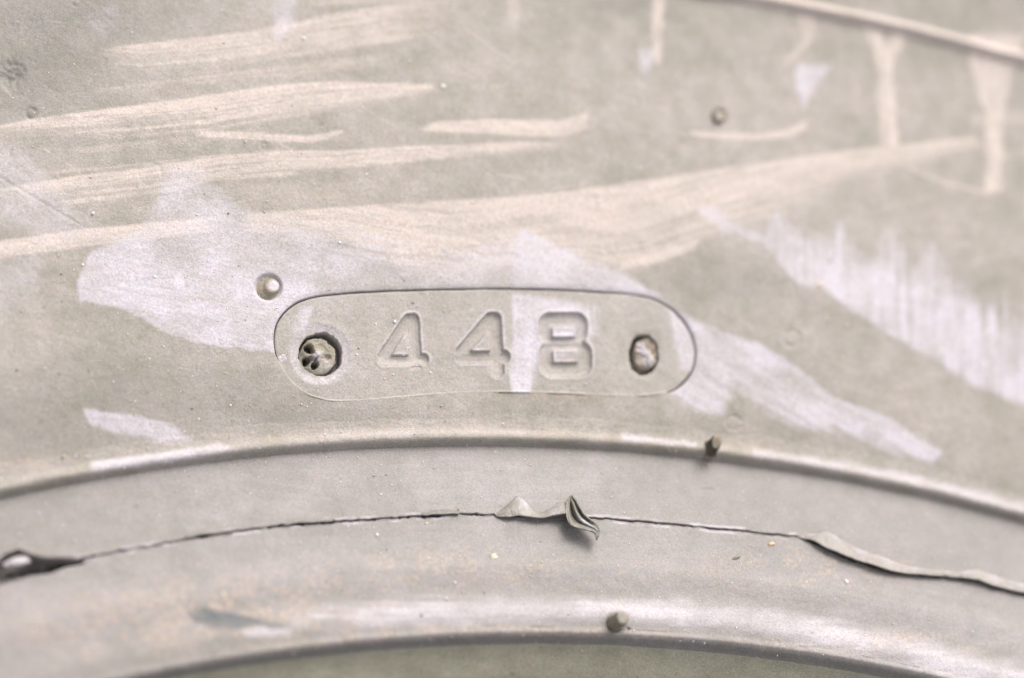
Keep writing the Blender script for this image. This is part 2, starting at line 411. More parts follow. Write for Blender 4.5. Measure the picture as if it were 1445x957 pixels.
def marks(u, v, r, plate=False):
    shp = u.shape; u = u.ravel(); v = v.ravel(); r = np.broadcast_to(r, shp).ravel()
    n = u.size
    chalk = np.zeros(n); smear = np.zeros(n); rust = np.zeros(n); dark = np.zeros(n)
    ju = u + 5 * (fbm(u / 22, v / 22, 3) - .5); jv = v + 7 * (fbm(u / 16 + 50, v / 16, 3) - .5)
    near = (u > -260) & (u < 1700) & (v > -260) & (v < 1100)
    for i_s, (pts, st, (ang, ln, con)) in enumerate(SMEARS_AND_SHEEN):
        if plate != (i_s in PLATE_SMEARS):
            continue
        P = np.array(pts, float)
        pad = P[:, 2].max() + 6
        m = near & (u > P[:, 0].min() - pad) & (u < P[:, 0].max() + pad) & (v > P[:, 1].min() - pad) & (v < P[:, 1].max() + pad)
        if not m.any():
            continue
        d, sf = poly_sdf(ju[m], jv[m], P, P[:, 2])
        a = math.radians(ang)
        ca, sa = math.cos(a), math.sin(a)
        al = u[m] * ca + v[m] * sa; ac = -u[m] * sa + v[m] * ca
        st_n = .6 * fbm(al / 90, ac / 4.5, 4) + .4 * fbm(al / 30, ac / 14, 3)
        e = .5 - d / sf + np.clip(sf / 40, 0, 1) * 1.5 * (st_n - .5)
        cover = 1.0
        if i_s == 0:      # thickest at its left end, thinning out to the right and upwards
            cover = .50 + .5 * np.exp(-((u[m] - 270) / 190) ** 2 - ((v[m] - 430) / 95) ** 2)
        cover = cover * (.64 + .62 * sst(.3, .7, fbm(u[m] / 60 + 9, v[m] / 45 + 3, 4)))
        k = sst(0, 1, e) * st * np.clip(cover, 0, 1.05) * (1 - con * sst(.35, .75, 1 - st_n))
        smear[m] = 1 - (1 - smear[m]) * (1 - np.clip(k, 0, 1))
    for pts, st, f0, f1, su, sl, con in STROKES:
        P = np.array(pts, float)
        m = near & (u > P[0, 0] - f0 * .3) & (u < P[-1, 0] + f1 * .3) & (v > P[:, 1].min() - 20) & (v < P[:, 2].max() + 20)
        if not m.any():
            continue
        uu = u[m] + 8 * (fbm(u[m] / 30, v[m] / 2.6, 2) - .5) * 2
        vv = v[m] + 1.5 * (fbm(u[m] / 60, v[m] / 5, 2) - .5) * 2
        yu = np.interp(u[m], P[:, 0], P[:, 1]); yl = np.interp(u[m], P[:, 0], P[:, 2])
        t = np.clip((vv - yu) / (yl - yu), 0, 1)
        lane = vv - .5 * (yu + yl)
        st_n = .65 * fbm(u[m] / 260, lane / 2.6, 4) + .35 * fbm(u[m] / 110 + 30, lane / 9.0, 3)
        prof = sst(-su * .5, su * .5, vv - yu) * sst(-sl * .5, sl * .5, yl - vv)
        ends = sst(P[0, 0] - f0 * .3, P[0, 0] + f0 * .7, uu) * sst(P[-1, 0] + f1 * .3, P[-1, 0] - f1 * .7, uu)
        thr = .25 + .26 * t * con
        k = prof * sst(0, 1, ends * 1.2 - (1 - ends) * (1 - st_n)) * (1 - con + con * sst(thr, thr + .22, st_n))
        k = k * (1 - .30 * con * t) * np.clip(.90 + .9 * (fbm(u[m] / 45, v[m] / 14, 4) - .5), .2, 1)
        chalk[m] = 1 - (1 - chalk[m]) * (1 - np.clip(k * st, 0, 1))
    for pts, st, f0, f1 in RUNS:
        P = np.array(pts, float)
        m = near & (v > P[0, 0] - f0) & (v < P[-1, 0] + f1) & (u > P[:, 1].min() - 10) & (u < P[:, 2].max() + 10)
        if not m.any():
            continue
        xl = np.interp(v[m], P[:, 0], P[:, 1]); xr = np.interp(v[m], P[:, 0], P[:, 2])
        jx = ju[m] + 5 * (fbm(u[m] / 9 + 7, v[m] / 12, 3) - .5)
        k = sst(-4, 4, jx - xl) * sst(-4, 4, xr - jx) * sst(P[0, 0] - f0 * .3, P[0, 0] + f0 * .7, v[m]) * sst(P[-1, 0] + f1 * .3, P[-1, 0] - f1 * .7, v[m])
        k *= np.clip(.30 + 1.0 * fbm(u[m] / 7, v[m] / 46, 4) + .5 * (fbm(u[m] / 16, v[m] / 16, 3) - .5), 0, 1)
        chalk[m] = 1 - (1 - chalk[m]) * (1 - np.clip(k * st, 0, 1))
    q = r - R4  # chalk along the ridge, its bright edge highlight painted in
    k = sst(-6, 0, q) * sst(19, 11, q) * sst(940, 1060, u) * (.70 + .6 * fbm(u / 26, v / 26, 3))
    chalk = 1 - (1 - chalk) * (1 - .9 * np.clip(k, 0, 1))
    for (x, y, a, b, s) in RUSTY:
        k = np.exp(-(((u - x) / a) ** 2 + ((v - y - (u - x) ** 2 / 5600. * (1 if b < 20 and x != 790 else .6)) / b) ** 2)) * s
        rust = 1 - (1 - rust) * (1 - k)
    rust *= sst(.26, .58, fbm(u / 26, v / 13, 4))
    for (x, y, a, b, s) in GRIME_AND_SHADE:
        k = np.exp(-(((u - x) / a) ** 2 + ((v - y) / b) ** 2)) * s
        dark = 1 - (1 - dark) * (1 - k)
    dark *= .6 + .8 * (fbm(u / 40, v / 30, 4) - .2)
    m = near & (u > 240) & (u < 430) & (v > 840) & (v < 910)
    if m.any():
        P = np.array(SMUDGE, float)
        d, sf = poly_sdf(ju[m], jv[m], P, P[:, 2])
        dark[m] = np.maximum(dark[m], 1.0 * sst(0, 1, .5 - d / sf) * (.6 + .7 * fbm((u[m] * .97 + v[m] * .2) / 40, (v[m] * .97 - u[m] * .24) / 4, 3)))
    sdv = np.abs(v - seam_line(u))
    m = near & (sdv < 12)
    smear[m] = np.maximum(smear[m], .55 * np.exp(-((sdv[m] - 3.6) / 1.9) ** 2) * sst(.42, .7, fbm(u[m] / 20, v[m] / 8, 3)))
    # fine random scratches
    for (x0, y0, x1, y1, w_, k_) in SCRATCHES:
        m = (u > min(x0, x1) - 3) & (u < max(x0, x1) + 3) & (v > min(y0, y1) - 3) & (v < max(y0, y1) + 3)
        if m.any():
            bow = 2.5 * (fbm(u[m] / 30, v[m] / 30, 2) - .5)
            kk = k_ * sst(w_, .2, capsule(u[m] + bow, v[m] + bow, x0, y0, x1, y1))
            chalk[m] = np.maximum(chalk[m], kk * sst(.25, .5, fbm(u[m] / 9, v[m] / 9, 2)))
    # sheen of the left screw's countersink painted as a pale halo
    q = np.hypot(u - 452, v - 499)
    smear = np.maximum(smear, .55 * np.exp(-((q - 38) / 7.) ** 2) * (fbm(u / 12, v / 12, 3) + .2))
    dark = np.maximum(dark, .55 * np.exp(-((u - 428) / 9.) ** 2 - ((v - 524) / 9.) ** 2))
    # grey rubber shows again inside the worn parts of the pale smear
    return dict(chalk=chalk.astype(np.float32), smear=smear.astype(np.float32), rust=rust.astype(np.float32), dark=np.clip(dark, 0, 1).astype(np.float32))


# ------------------------------------------------------------------ materials
def new_mat(name):
    m = bpy.data.materials.new(name); m.use_nodes = True
    nt = m.node_tree
    return m, nt, nt.nodes, nt.links, nt.nodes['Principled BSDF']


def mixc(nt, fac, a, b, mode='MIX'):
    n = nt.nodes.new('ShaderNodeMix'); n.data_type = 'RGBA'; n.blend_type = mode
    for sock, val in ((n.inputs[0], fac), (n.inputs[6], a), (n.inputs[7], b)):
        if hasattr(val, 'is_output'):
            nt.links.new(val, sock)
        elif isinstance(val, (int, float)):
            sock.default_value = val
        else:
            sock.default_value = (*val, 1)
    return n.outputs[2]


def math_n(nt, op, a, b=None, clamp=False):
    n = nt.nodes.new('ShaderNodeMath'); n.operation = op; n.use_clamp = clamp
    for i, val in enumerate((a, b)):
        if val is None:
            continue
        if hasattr(val, 'is_output'):
            nt.links.new(val, n.inputs[i])
        else:
            n.inputs[i].default_value = val
    return n.outputs[0]


def noise_n(nt, vec, wave, detail=4, rough=.55):
    n = nt.nodes.new('ShaderNodeTexNoise')
    n.inputs['Scale'].default_value = 1.0 / (wave * S)
    n.inputs['Detail'].default_value = detail; n.inputs['Roughness'].default_value = rough
    nt.links.new(vec, n.inputs['Vector'])
    return n.outputs['Fac']


def ramp_n(nt, fac, lo, hi):
    n = nt.nodes.new('ShaderNodeMapRange'); n.interpolation_type = 'SMOOTHSTEP'
    n.inputs[1].default_value = lo; n.inputs[2].default_value = hi
    nt.links.new(fac, n.inputs[0])
    return n.outputs[0]


def rubber(name, c_olive, c_pink, bump=1.0, rough=.62, c_dark=(.115, .113, .098)):
    m, nt, N, L, bs = new_mat(name)
    tc = N.new('ShaderNodeTexCoord').outputs['Object']

    def attr(a):
        n = N.new('ShaderNodeAttribute'); n.attribute_name = a
        return n.outputs['Fac']
    big = ramp_n(nt, noise_n(nt, tc, 170, 5, .6), .36, .64)
    mid = ramp_n(nt, noise_n(nt, tc, 34, 5, .62), .30, .70)
    fine = noise_n(nt, tc, 4.2, 3, .6)
    grain = noise_n(nt, tc, 2.1, 1, .5)
    c = mixc(nt, math_n(nt, 'ADD', math_n(nt, 'MULTIPLY', big, .42), math_n(nt, 'MULTIPLY', mid, .58)), c_olive, c_pink)
    # dark pin-prick specks
    vor = N.new('ShaderNodeTexVoronoi'); vor.inputs['Scale'].default_value = 1 / (26 * S)
    L.new(tc, vor.inputs['Vector'])
    spk = math_n(nt, 'MULTIPLY', ramp_n(nt, vor.outputs['Distance'], .10, .03), .5)
    c = mixc(nt, spk, c, (.10, .095, .08))
    rmask = math_n(nt, 'MULTIPLY', attr('rust'), ramp_n(nt, noise_n(nt, tc, 6.5, 4, .75), .44, .62))
    c = mixc(nt, math_n(nt, 'MULTIPLY', rmask, .8), c, (.43, .30, .20))
    dk = math_n(nt, 'MULTIPLY', attr('dark'), math_n(nt, 'ADD', math_n(nt, 'MULTIPLY', mid, .4), .75), True)
    c = mixc(nt, dk, c, c_dark)
    worn = math_n(nt, 'ADD', math_n(nt, 'MULTIPLY', ramp_n(nt, noise_n(nt, tc, 8, 4, .65), .25, .50), .35), .65)
    ck = math_n(nt, 'MULTIPLY', attr('chalk'), worn, True)
    c = mixc(nt, ck, c, (.490, .405, .362))
    sm = math_n(nt, 'MULTIPLY', attr('smear'), worn, True)
    c = mixc(nt, sm, c, (.458, .412, .446))
    f2 = math_n(nt, 'ADD', math_n(nt, 'MULTIPLY', fine, .48), math_n(nt, 'MULTIPLY', grain, .62))
    tint_n = N.new('ShaderNodeTexNoise'); tint_n.inputs['Scale'].default_value = 1 / (9 * S); tint_n.inputs['Detail'].default_value = 3
    L.new(tc, tint_n.inputs['Vector'])
    sep = N.new('ShaderNodeSeparateColor'); L.new(tint_n.outputs['Color'], sep.inputs[0])
    n = N.new('ShaderNodeCombineColor')
    for i in range(3):
        L.new(math_n(nt, 'ADD', math_n(nt, 'ADD', f2, .38), math_n(nt, 'MULTIPLY', sep.outputs[i], .14)), n.inputs[i])
    c = mixc(nt, 1.0, c, n.outputs[0], 'MULTIPLY')
    L.new(c, bs.inputs['Base Color'])
    rr = math_n(nt, 'SUBTRACT', math_n(nt, 'ADD', math_n(nt, 'MULTIPLY', fine, .15), rough - .07), math_n(nt, 'MULTIPLY', sm, .10))
    L.new(rr, bs.inputs['Roughness'])
    bs.inputs['Specular IOR Level'].default_value = .45
    bp = N.new('ShaderNodeBump'); bp.inputs['Strength'].default_value = .55 * bump; bp.inputs['Distance'].default_value = 1.1 * S
    hgt = math_n(nt, 'ADD', math_n(nt, 'MULTIPLY', fine, .8), math_n(nt, 'MULTIPLY', noise_n(nt, tc, 13, 4, .6), 1.2))
    L.new(hgt, bp.inputs['Height']); L.new(bp.outputs[0], bs.inputs['Normal'])
    return m


M_SIDE = rubber('dusty_sidewall_rubber', (.220, .197, .161), (.322, .281, .255), 1.1, .66)
M_PLATE = rubber('dusty_plate_rubber', (.256, .230, .198), (.338, .297, .272), .8)
M_BEAD = rubber('dusty_bead_rubber', (.166, .152, .135), (.222, .195, .186), .8, .60, (.080, .083, .085))
M_SEAT = rubber('grimy_seat_rubber', (.262, .238, .168), (.345, .312, .232), 1.2, .6)
M_NIB = rubber('stub_rubber', (.195, .172, .124), (.265, .232, .176), .6, .66, (.018, .015, .010))
M_FLASH = rubber('torn_flash_rubber', (.170, .150, .128), (.250, .220, .196), .9, .46)


M_CURL = rubber('curled_flash_rubber', (.130, .118, .096), (.215, .196, .165), .9, .36)


def plain(name, col, rough, var=.3, wave=40):
    m, nt, N, L, bs = new_mat(name)
    tc = N.new('ShaderNodeTexCoord').outputs['Object']
    n = ramp_n(nt, noise_n(nt, tc, wave, 5, .6), .3, .7)
    L.new(mixc(nt, n, tuple(c * (1 - var) for c in col), tuple(c * (1 + var) for c in col)), bs.inputs['Base Color'])
    bs.inputs['Roughness'].default_value = rough
    return m


M_BLACK = plain('clean_black_rubber', (.045, .044, .042), .6)
M_GROUND = plain('packed_ground', (.19, .165, .13), .95, .35, 300)
M_RUSTLUMP = rubber('rusty_screw_dirt', (.30, .25, .185), (.42, .36, .31), 1.4, .7)
m_, nt_, N_, L_, bs_ = new_mat('sand_grain')
_a = N_.new('ShaderNodeAttribute'); _a.attribute_name = 'tint'
L_.new(_a.outputs['Color'], bs_.inputs['Base Color']); bs_.inputs['Roughness'].default_value = .35
M_GRAIN = m_


# ------------------------------------------------------------------ objects
def link(name, me, mat, parent):
    o = bpy.data.objects.new(name, me); COL.objects.link(o)
    me.materials.append(mat)
    if parent is not None:
        o.parent = parent
    return o


def mesh_from(name, V, F, attrs=None):
    """V (n,3) in design units, F (m,4) or (m,3)"""
    V = M(V).astype(np.float32); F = np.asarray(F, np.int32); k = F.shape[1]
    me = bpy.data.meshes.new(name)
    me.vertices.add(len(V)); me.vertices.foreach_set('co', V.ravel())
    me.loops.add(F.size); me.loops.foreach_set('vertex_index', F.ravel())
    me.polygons.add(len(F))
    me.polygons.foreach_set('loop_start', np.arange(0, F.size, k, dtype=np.int32))
    me.polygons.foreach_set('use_smooth', np.ones(len(F), bool))
    me.update(calc_edges=True)
    for a, val in (attrs or {}).items():
        at = me.attributes.new(a, 'FLOAT', 'POINT'); at.data.foreach_set('value', np.ascontiguousarray(val.ravel(), np.float32))
    me.validate()
    return me


def grid_faces(n, m, wrap=False):
    i = np.arange(n - 1)[:, None]; j = np.arange(m if wrap else m - 1)[None, :]
    j2 = (j + 1) % m
    a = i * m + j; b = i * m + j2; c = (i + 1) * m + j2; d = (i + 1) * m + j
    return np.stack([a + 0 * b, b + 0 * a, c + 0 * a, d + 0 * a], -1).reshape(-1, 4)


tyre = bpy.data.objects.new('tyre', None); COL.objects.link(tyre)
tyre.empty_display_size = .1
tyre['label'] = 'dusty grey rubber tyre lying flat, chalk-streaked sidewall with a screwed-down plate moulded 448'
tyre['category'] = 'tyre'


def thetas(dense):
    """angles (from +Y, clockwise) round the tyre: fine where the photograph looks, coarse elsewhere"""
    a = dense
    step = a[-1] - a[-2]
    rest = [a[-1]]
    while rest[-1] < a[0] + 2 * math.pi:
        step = min(step * 1.25, .06)
        rest.append(rest[-1] + step)
    rest = np.array(rest[1:])
    rest = a[-1] + (rest - a[-1]) * ((a[0] + 2 * math.pi - a[-1]) / (rest[-1] - a[-1]))
    return np.concatenate([a, rest[:-1]])


def spaced(lo, hi, fine_bands, coarse, fine):
    """positions from lo to hi, fine inside the bands"""
    out = [lo]
    while out[-1] < hi:
        x = out[-1]
        dist = min([0 if a <= x <= b else min(abs(x - a), abs(x - b)) for a, b in fine_bands] or [1e9])
        out.append(x + min(coarse, fine + dist * .08))
    out[-1] = hi
    return np.array(out)


def revolve(name, rr, th, hf, relief, mat, z_off=0.0):
    R, T = np.meshgrid(rr, th, indexing='ij')
    x = CX + R * np.sin(T); y = CY + R * np.cos(T); z = hf(R) + z_off
    u, v = project(x, y, z)
    front = (np.abs(((T + math.pi) % (2 * math.pi)) - math.pi) < .6)
    u = np.where(front, u, 9e3); v = np.where(front, v, 9e3)
    if relief is not None:
        z = z + relief(u, v, R)
    at = marks(u, v, R)
    me = mesh_from(name, np.stack([x, y, z], -1).reshape(-1, 3), grid_faces(len(rr), len(th), True)[:, ::-1], at)
    return link(name, me, mat, tyre)


# angular range seen in the photograph
_pl = surf([380, 990], [480, 480]); _ed = surf([-110, 1560], [480, 480])
ang = lambda p: np.arctan2(p[:, 0] - CX, p[:, 1] - CY)
a_pl, a_ed = ang(_pl), ang(_ed)
RM = 3110.0
th_side = thetas(spaced(a_ed[0] * RM - 60, a_ed[1] * RM + 60, [(a_pl[0] * RM, a_pl[1] * RM)], 1.9, .95) / RM)
_v1 = surf([690, 690], [400, 575]); r_pl = np.hypot(_v1[:, 0] - CX, _v1[:, 1] - CY)
_v2 = surf([380, 985], [400, 575]); r_p2 = np.hypot(_v2[:, 0] - CX, _v2[:, 1] - CY)
r_lo, r_hi = min(r_pl.min(), r_p2.min()) - 16, max(r_pl.max(), r_p2.max()) + 4
rr_side = np.concatenate([spaced(R1 + 8, R4 + 260, [(r_lo, r_hi), (R4 - 8, R4 + 18)], 2.1, .95), np.array([3960, 4020, 4100, 4200, 4300, 4400, 4500, 4600, 4700, 4790, 4880.])])
revolve('sidewall', rr_side, th_side, side_h, side_relief, M_SIDE)

th_bead = thetas(np.arange(a_ed[0] * RM - 60, a_ed[1] * RM + 60, 1.7) / RM)
rr_bead = spaced(R3 - 9, R1 + 3, [(R2 - 34, R2 + 20), (R3 - 9, R3 + 12)], 2.2, .9)
revolve('bead', rr_bead, th_bead, bead_h, bead_relief, M_BEAD)


def seat_relief(u, v, r):
    return 3 * (fbm(u / 50, v / 20, 4) - .5) * sst(R3 - 8, R3 - 20, r)


th_seat = thetas(np.arange(a_ed[0] * RM - 60, a_ed[1] * RM + 60, 5) / RM)
revolve('bead_seat', spaced(R3 - 149, R3 - 6, [(R3 - 30, R3 - 6)], 4, 1.2), th_seat, lambda r: bead_h(r) - 2.5 * sst(R3 - 9, R3 - 6, r), seat_relief, M_SEAT)

# the rim rib: a closed moulded ridge over the joint of sidewall and bead
rib_prof = pchip([-7, -5.5, -3, 0, 3, 6, 9, 12.5, 16, 21, 27, 36, 44], [-16, -7, -2, 3.2, 6.4, 7.6, 7.4, 6.0, 4.6, 3.8, 3.5, 3.5, 2.8])


def rib_relief(u, v, r):
    return .9 * (fbm(u / 30, v / 8, 3) - .5) + .35 * (fbm(u / 6, v / 4, 2) - .5)


revolve('rim_rib', np.concatenate([np.linspace(-7, 2, 16), np.linspace(2.8, 44, 42)]) + R1, th_bead, lambda r: rib_prof(r - R1), rib_relief, M_SIDE)


def ring_mesh(name, prof, mat, nseg=160, teeth=None):
    """plain revolved band (r, z) for the sides of the tyre away from the camera"""
    P = np.array(prof, float); t = np.linspace(0, 2 * math.pi, nseg, endpoint=False)
    R = np.repeat(P[:, :1], nseg, 1); Z = np.repeat(P[:, 1:2], nseg, 1)
    if teeth is not None:
        R = R - teeth(np.arange(len(P))[:, None], np.arange(nseg)[None, :])
    V = np.stack([CX + R * np.sin(t), CY + R * np.cos(t), Z], -1)
    me = mesh_from(name, V.reshape(-1, 3), grid_faces(len(P), nseg, True))
    return link(name, me, mat, tyre)


ring_mesh('tread', [(4876, -415), (4960, -520), (5020, -620), (5055, -760), (5060, -980), (4960, -985), (4960, -1040), (5065, -1045), (5067, -1300), (4965, -1305),
                    (4965, -1360), (5067, -1365), (5065, -1620), (4960, -1625), (4960, -1680), (5060, -1685), (5055, -1900), (5020, -2050), (4960, -2150), (4876, -2255)], M_BLACK,
          360, lambda i, j: np.where(((j // 3) % 3 == 0) & ((i < 4) | (i > 15)) & (i > 0) & (i < 19), 60, 0))
ring_mesh('lower_sidewall', [(4880, -2250), (4650, -2480), (4300, -2640), (3860, -2665), (3300, -2660), (2956, -2640), (2840, -2690 + 25), (2700, -2660), (2640, -2600), (2560, -2350)], M_BLACK)
ring_mesh('inner_liner', [(2560, -2350), (2700, -2300), (3200, -2420), (4200, -2430), (4700, -2150), (4840, -1700), (4850, -1330), (4840, -960), (4700, -480),
                          (4200, -220), (3200, -210), (2700, -330), (2515, -255)], M_BLACK)

# ------------------------------------------------------------------ number plate
n_u = len(PLATE); n_t = 92
mx = np.clip(PLATE[:, 0], 470, 902); my = np.interp(mx, [470, 650, 902], [491, 482, 487])
phi = np.linspace(0, 1, n_t)
# a slit stays open along the top and right of the plate, it is pinched shut along the bottom
nx_, ny_ = PLATE[:, 0] - mx, PLATE[:, 1] - my
nl = np.hypot(nx_, ny_)
up = -ny_ / nl
gap = .2 + .5 * sst(-.2, .8, up) + 1.2 * sst(925, 975, PLATE[:, 0]) + 1.3 * (fbm(np.arange(n_u) / 25, np.zeros(n_u), 3) - .5)
k_out = (nl - gap) / nl
U = mx[None] + phi[:, None] * (nx_ * k_out)[None]; Vv = my[None] + phi[:, None] * (ny_ * k_out)[None]
B = surf(U, Vv, 0, side_h)
rel = plate_relief(U, Vv)
lip_k = sst(495, 525, PLATE[:, 1]) * sst(948, 930, PLATE[:, 0]) * (.45 + .6 * sst(.35, .6, fbm(PLATE[:, 0] / 40, PLATE[:, 1] * 0, 3)))
edge = (1 - phi[:, None]) * (nl * k_out)[None]
rel = rel - 1.2 * sst(3.4, 0.4, edge) * sst(-.5, .4, up)[None] + (PLATE_DROP + 1.0) * sst(4.2, 1.0, edge) * lip_k[None]
rel[-1] -= 20
B[..., 2] += rel
at = marks(U, Vv, np.hypot(B[..., 0] - CX, B[..., 1] - CY), True)
worn_in = np.zeros(U.size)
for _, f, (x0, y0, x1, y1), dep in DIGITS:
    m = (U.ravel() > x0) & (U.ravel() < x1) & (Vv.ravel() > y0) & (Vv.ravel() < y1)
    worn_in[m] = np.maximum(worn_in[m], sst(2.5, -2, f(U.ravel()[m], Vv.ravel()[m])))
at['smear'] = at['smear'] * (1 - .8 * worn_in).astype(np.float32)
rim_highlight = np.zeros(U.size)  # bright edges of the digits painted in as a pale rim
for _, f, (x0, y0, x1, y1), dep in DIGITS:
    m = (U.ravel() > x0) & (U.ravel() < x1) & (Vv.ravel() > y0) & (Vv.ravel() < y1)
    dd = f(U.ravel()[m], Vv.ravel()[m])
    rim_highlight[m] = np.maximum(rim_highlight[m], .5 * digit_fade(0 if x0 == 525 else 1, U.ravel()[m], Vv.ravel()[m]) * np.exp(-((dd - 2.2) / 1.6) ** 2) * sst(.2, .6, fbm(U.ravel()[m] / 9, Vv.ravel()[m] / 9, 3)))
at['smear'] = np.maximum(at['smear'], rim_highlight).astype(np.float32)
pk = np.maximum(sst(31, 28, np.hypot(U.ravel() - 452.8, Vv.ravel() - 499)), sst(1.03, .93, np.hypot((U.ravel() - 909.5) / 21, (Vv.ravel() - 499.5) / 28)))  # shade inside the screw pockets painted dark
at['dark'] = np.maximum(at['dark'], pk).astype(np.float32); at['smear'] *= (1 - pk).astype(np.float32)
at['chalk'] *= 0
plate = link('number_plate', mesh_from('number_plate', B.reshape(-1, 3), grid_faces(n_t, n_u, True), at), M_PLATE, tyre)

for k, (ch, f, (x0, y0, x1, y1), dep) in enumerate(DIGITS):
    gx = np.arange(x0, x1, 1.0); gy = np.arange(y0, y1, 1.0)
    GU, GV = np.meshgrid(gx, gy)
    d = f(GU, GV)
    lift = -PLATE_DROP - dep * digit_fade(k, GU, GV) - 2.5 * (digit_fade(k, GU, GV) < .3) + .6 * (fbm(GU / 7, GV / 7, 3) - .5) + 2.0 * sst(-7, -2, d) * .6 - 9 * sst(-.3, 1.6, d)
    P = surf(GU, GV, lift, side_h)
    Fc = grid_faces(len(gy), len(gx))
    keep = (d.ravel()[Fc].min(1) < 1.0)
    Fc = Fc[keep][:, ::-1]
    used = np.unique(Fc); rem = np.zeros(GU.size, int); rem[used] = np.arange(len(used))
    at = marks(GU.ravel()[used], GV.ravel()[used], np.full(len(used), 3100.), True)
    at['smear'] *= .2; at['chalk'] *= 0
    o = link('digit', mesh_from('digit', P.reshape(-1, 3)[used], rem[Fc], at), M_PLATE, plate)
    o['label'] = ['worn moulded figure 4 with a rubbed-out foot', 'crisp moulded figure 4', 'moulded figure 8 with a pale smear across it'][k]


def disc_part(name, cu, cv, ru, rv, zf, mat, parent, attr_f=None, n=72, m=34, hf=side_h, skirt=22, rot=0.0):
    """round or oval piece seen from above: zf(du, dv, q) gives its relief over the surface"""
    q = np.linspace(0, 1, m)[:, None]; a = np.linspace(0, 2 * math.pi, n, endpoint=False)[None]
    du = q * ru * np.cos(a); dv = q * rv * np.sin(a)
    c, s_ = math.cos(rot), math.sin(rot)
    du, dv = du * c - dv * s_, du * s_ + dv * c
    z = zf(du, dv, np.broadcast_to(q, du.shape))
    P = surf(cu + du, cv + dv, z, hf)
    low = P[-1:].copy(); low[..., 2] -= skirt
    P = np.concatenate([P, low])
    u, v = cu + du, cv + dv
    u = np.concatenate([u, u[-1:]]); v = np.concatenate([v, v[-1:]])
    at = dict(chalk=0 * u, smear=0 * u, rust=0 * u, dark=0 * u)
    if attr_f:
        at.update(attr_f(u - cu, v - cv))
    return link(name, mesh_from(name, P.reshape(-1, 3), grid_faces(m + 1, n, True), at), mat, parent)


LOBES = [(-11.5, -10, 1.1), (-15.5, 7.5, .7), (-3.5, 14, 1.2), (14, 4, .22), (8, -12, .06), (10, 13, .05)]


def screw_z(du, dv, q):
    z = -8.0 + 2.5 * (1 - q ** 2) - 3 * sst(.88, 1, q)
    du = du + 8 * (fbm(du / 8 + 3, dv / 8 + 70, 4) - .5); dv = dv + 8 * (fbm(du / 9 + 33, dv / 9 + 7, 3) - .5)
    z -= 16 * sst(-.03, .05, q - (.93 + .34 * (fbm(du / 9 + 60, dv / 9 + 11, 3) - .5)))
    z += 3.4 * np.exp(-((du - 1) ** 2 + (dv + .5) ** 2) / 42.)
    for (x, y, w) in LOBES:
        z -= 15 * w * sst(7.2, 3.0, np.hypot(du - x, dv - y))
        z -= 9 * w * sst(4.6, 1.8, capsule(du, dv, x * .55, y * .55, x, y))
    z -= 1.2 * np.exp(-((np.hypot(du, dv) - 11) / 3.5) ** 2) * sst(6, -4, du)
    return z + 3.0 * (fbm(du / 6 + 20, dv / 6, 3) - .5)


o = disc_part('screw', 448.6, 500.5, 29.0, 29.5, screw_z, M_NIB, plate,
              lambda du, dv: dict(smear=.9 * np.exp(-(du ** 2 + dv ** 2) / 40) + .35 * np.exp(-((du - 14) ** 2 + (dv - 12) ** 2) / 120),  # highlight on the central knob painted pale
                                  rust=.8 * np.exp(-((du - 15) ** 2 + (dv - 3) ** 2) / 40) + .7 * np.exp(-((du + 8) ** 2 + (dv + 10) ** 2) / 30),
                                  dark=np.clip(.45 * sst(-6, -20, du) + .3 * sst(8, 22, dv) + sum(.9 * min(w, 1) * sst(6.5, 3, np.hypot(du - x, dv - y)) for x, y, w in LOBES[:3]), 0, 1)))
o['label'] = 'grey screw with an open star-shaped socket'
o = disc_part('screw', 914, 496.5, 17, 22.5,
              lambda du, dv, q: -11 + 7 * np.sqrt(np.clip(1 - q ** 2, 0, 1)) + 19 * (fbm(du / 8 + 5, dv / 8 + 9, 4) - .5) + 3 * np.exp(-(capsule(du, dv, -9, -9, 4, 14) / 5) ** 2) - 4 * np.exp(-(capsule(du, dv, 6, -16, 12, 6) / 3) ** 2),
              M_RUSTLUMP, plate,
              lambda du, dv: dict(smear=.95 * np.exp(-(capsule(du, dv, -8, -9, 4, 13) / 6) ** 2), rust=.9 * np.exp(-((du - 8) ** 2 + (dv + 9) ** 2) / 70),
                                  dark=.55 * np.exp(-((du - 3) ** 2 + (dv + 10) ** 2) / 14)))
o['label'] = 'small screw choked with rusty dirt'
disc_part('rubber_chip', 399.5, 506, 7.5, 8.5, lambda du, dv, q: -2.6 + 1.2 * (1 - q ** 2) + 3 * (fbm(du / 6 + 9, dv / 6 + 4, 3) - .5) - 3 * sst(.75, 1, q + .5 * (fbm(du / 5 + 2, dv / 5, 2) - .5)), M_PLATE, plate, lambda du, dv: dict(smear=.6 + 0 * du), 28, 10, skirt=6)


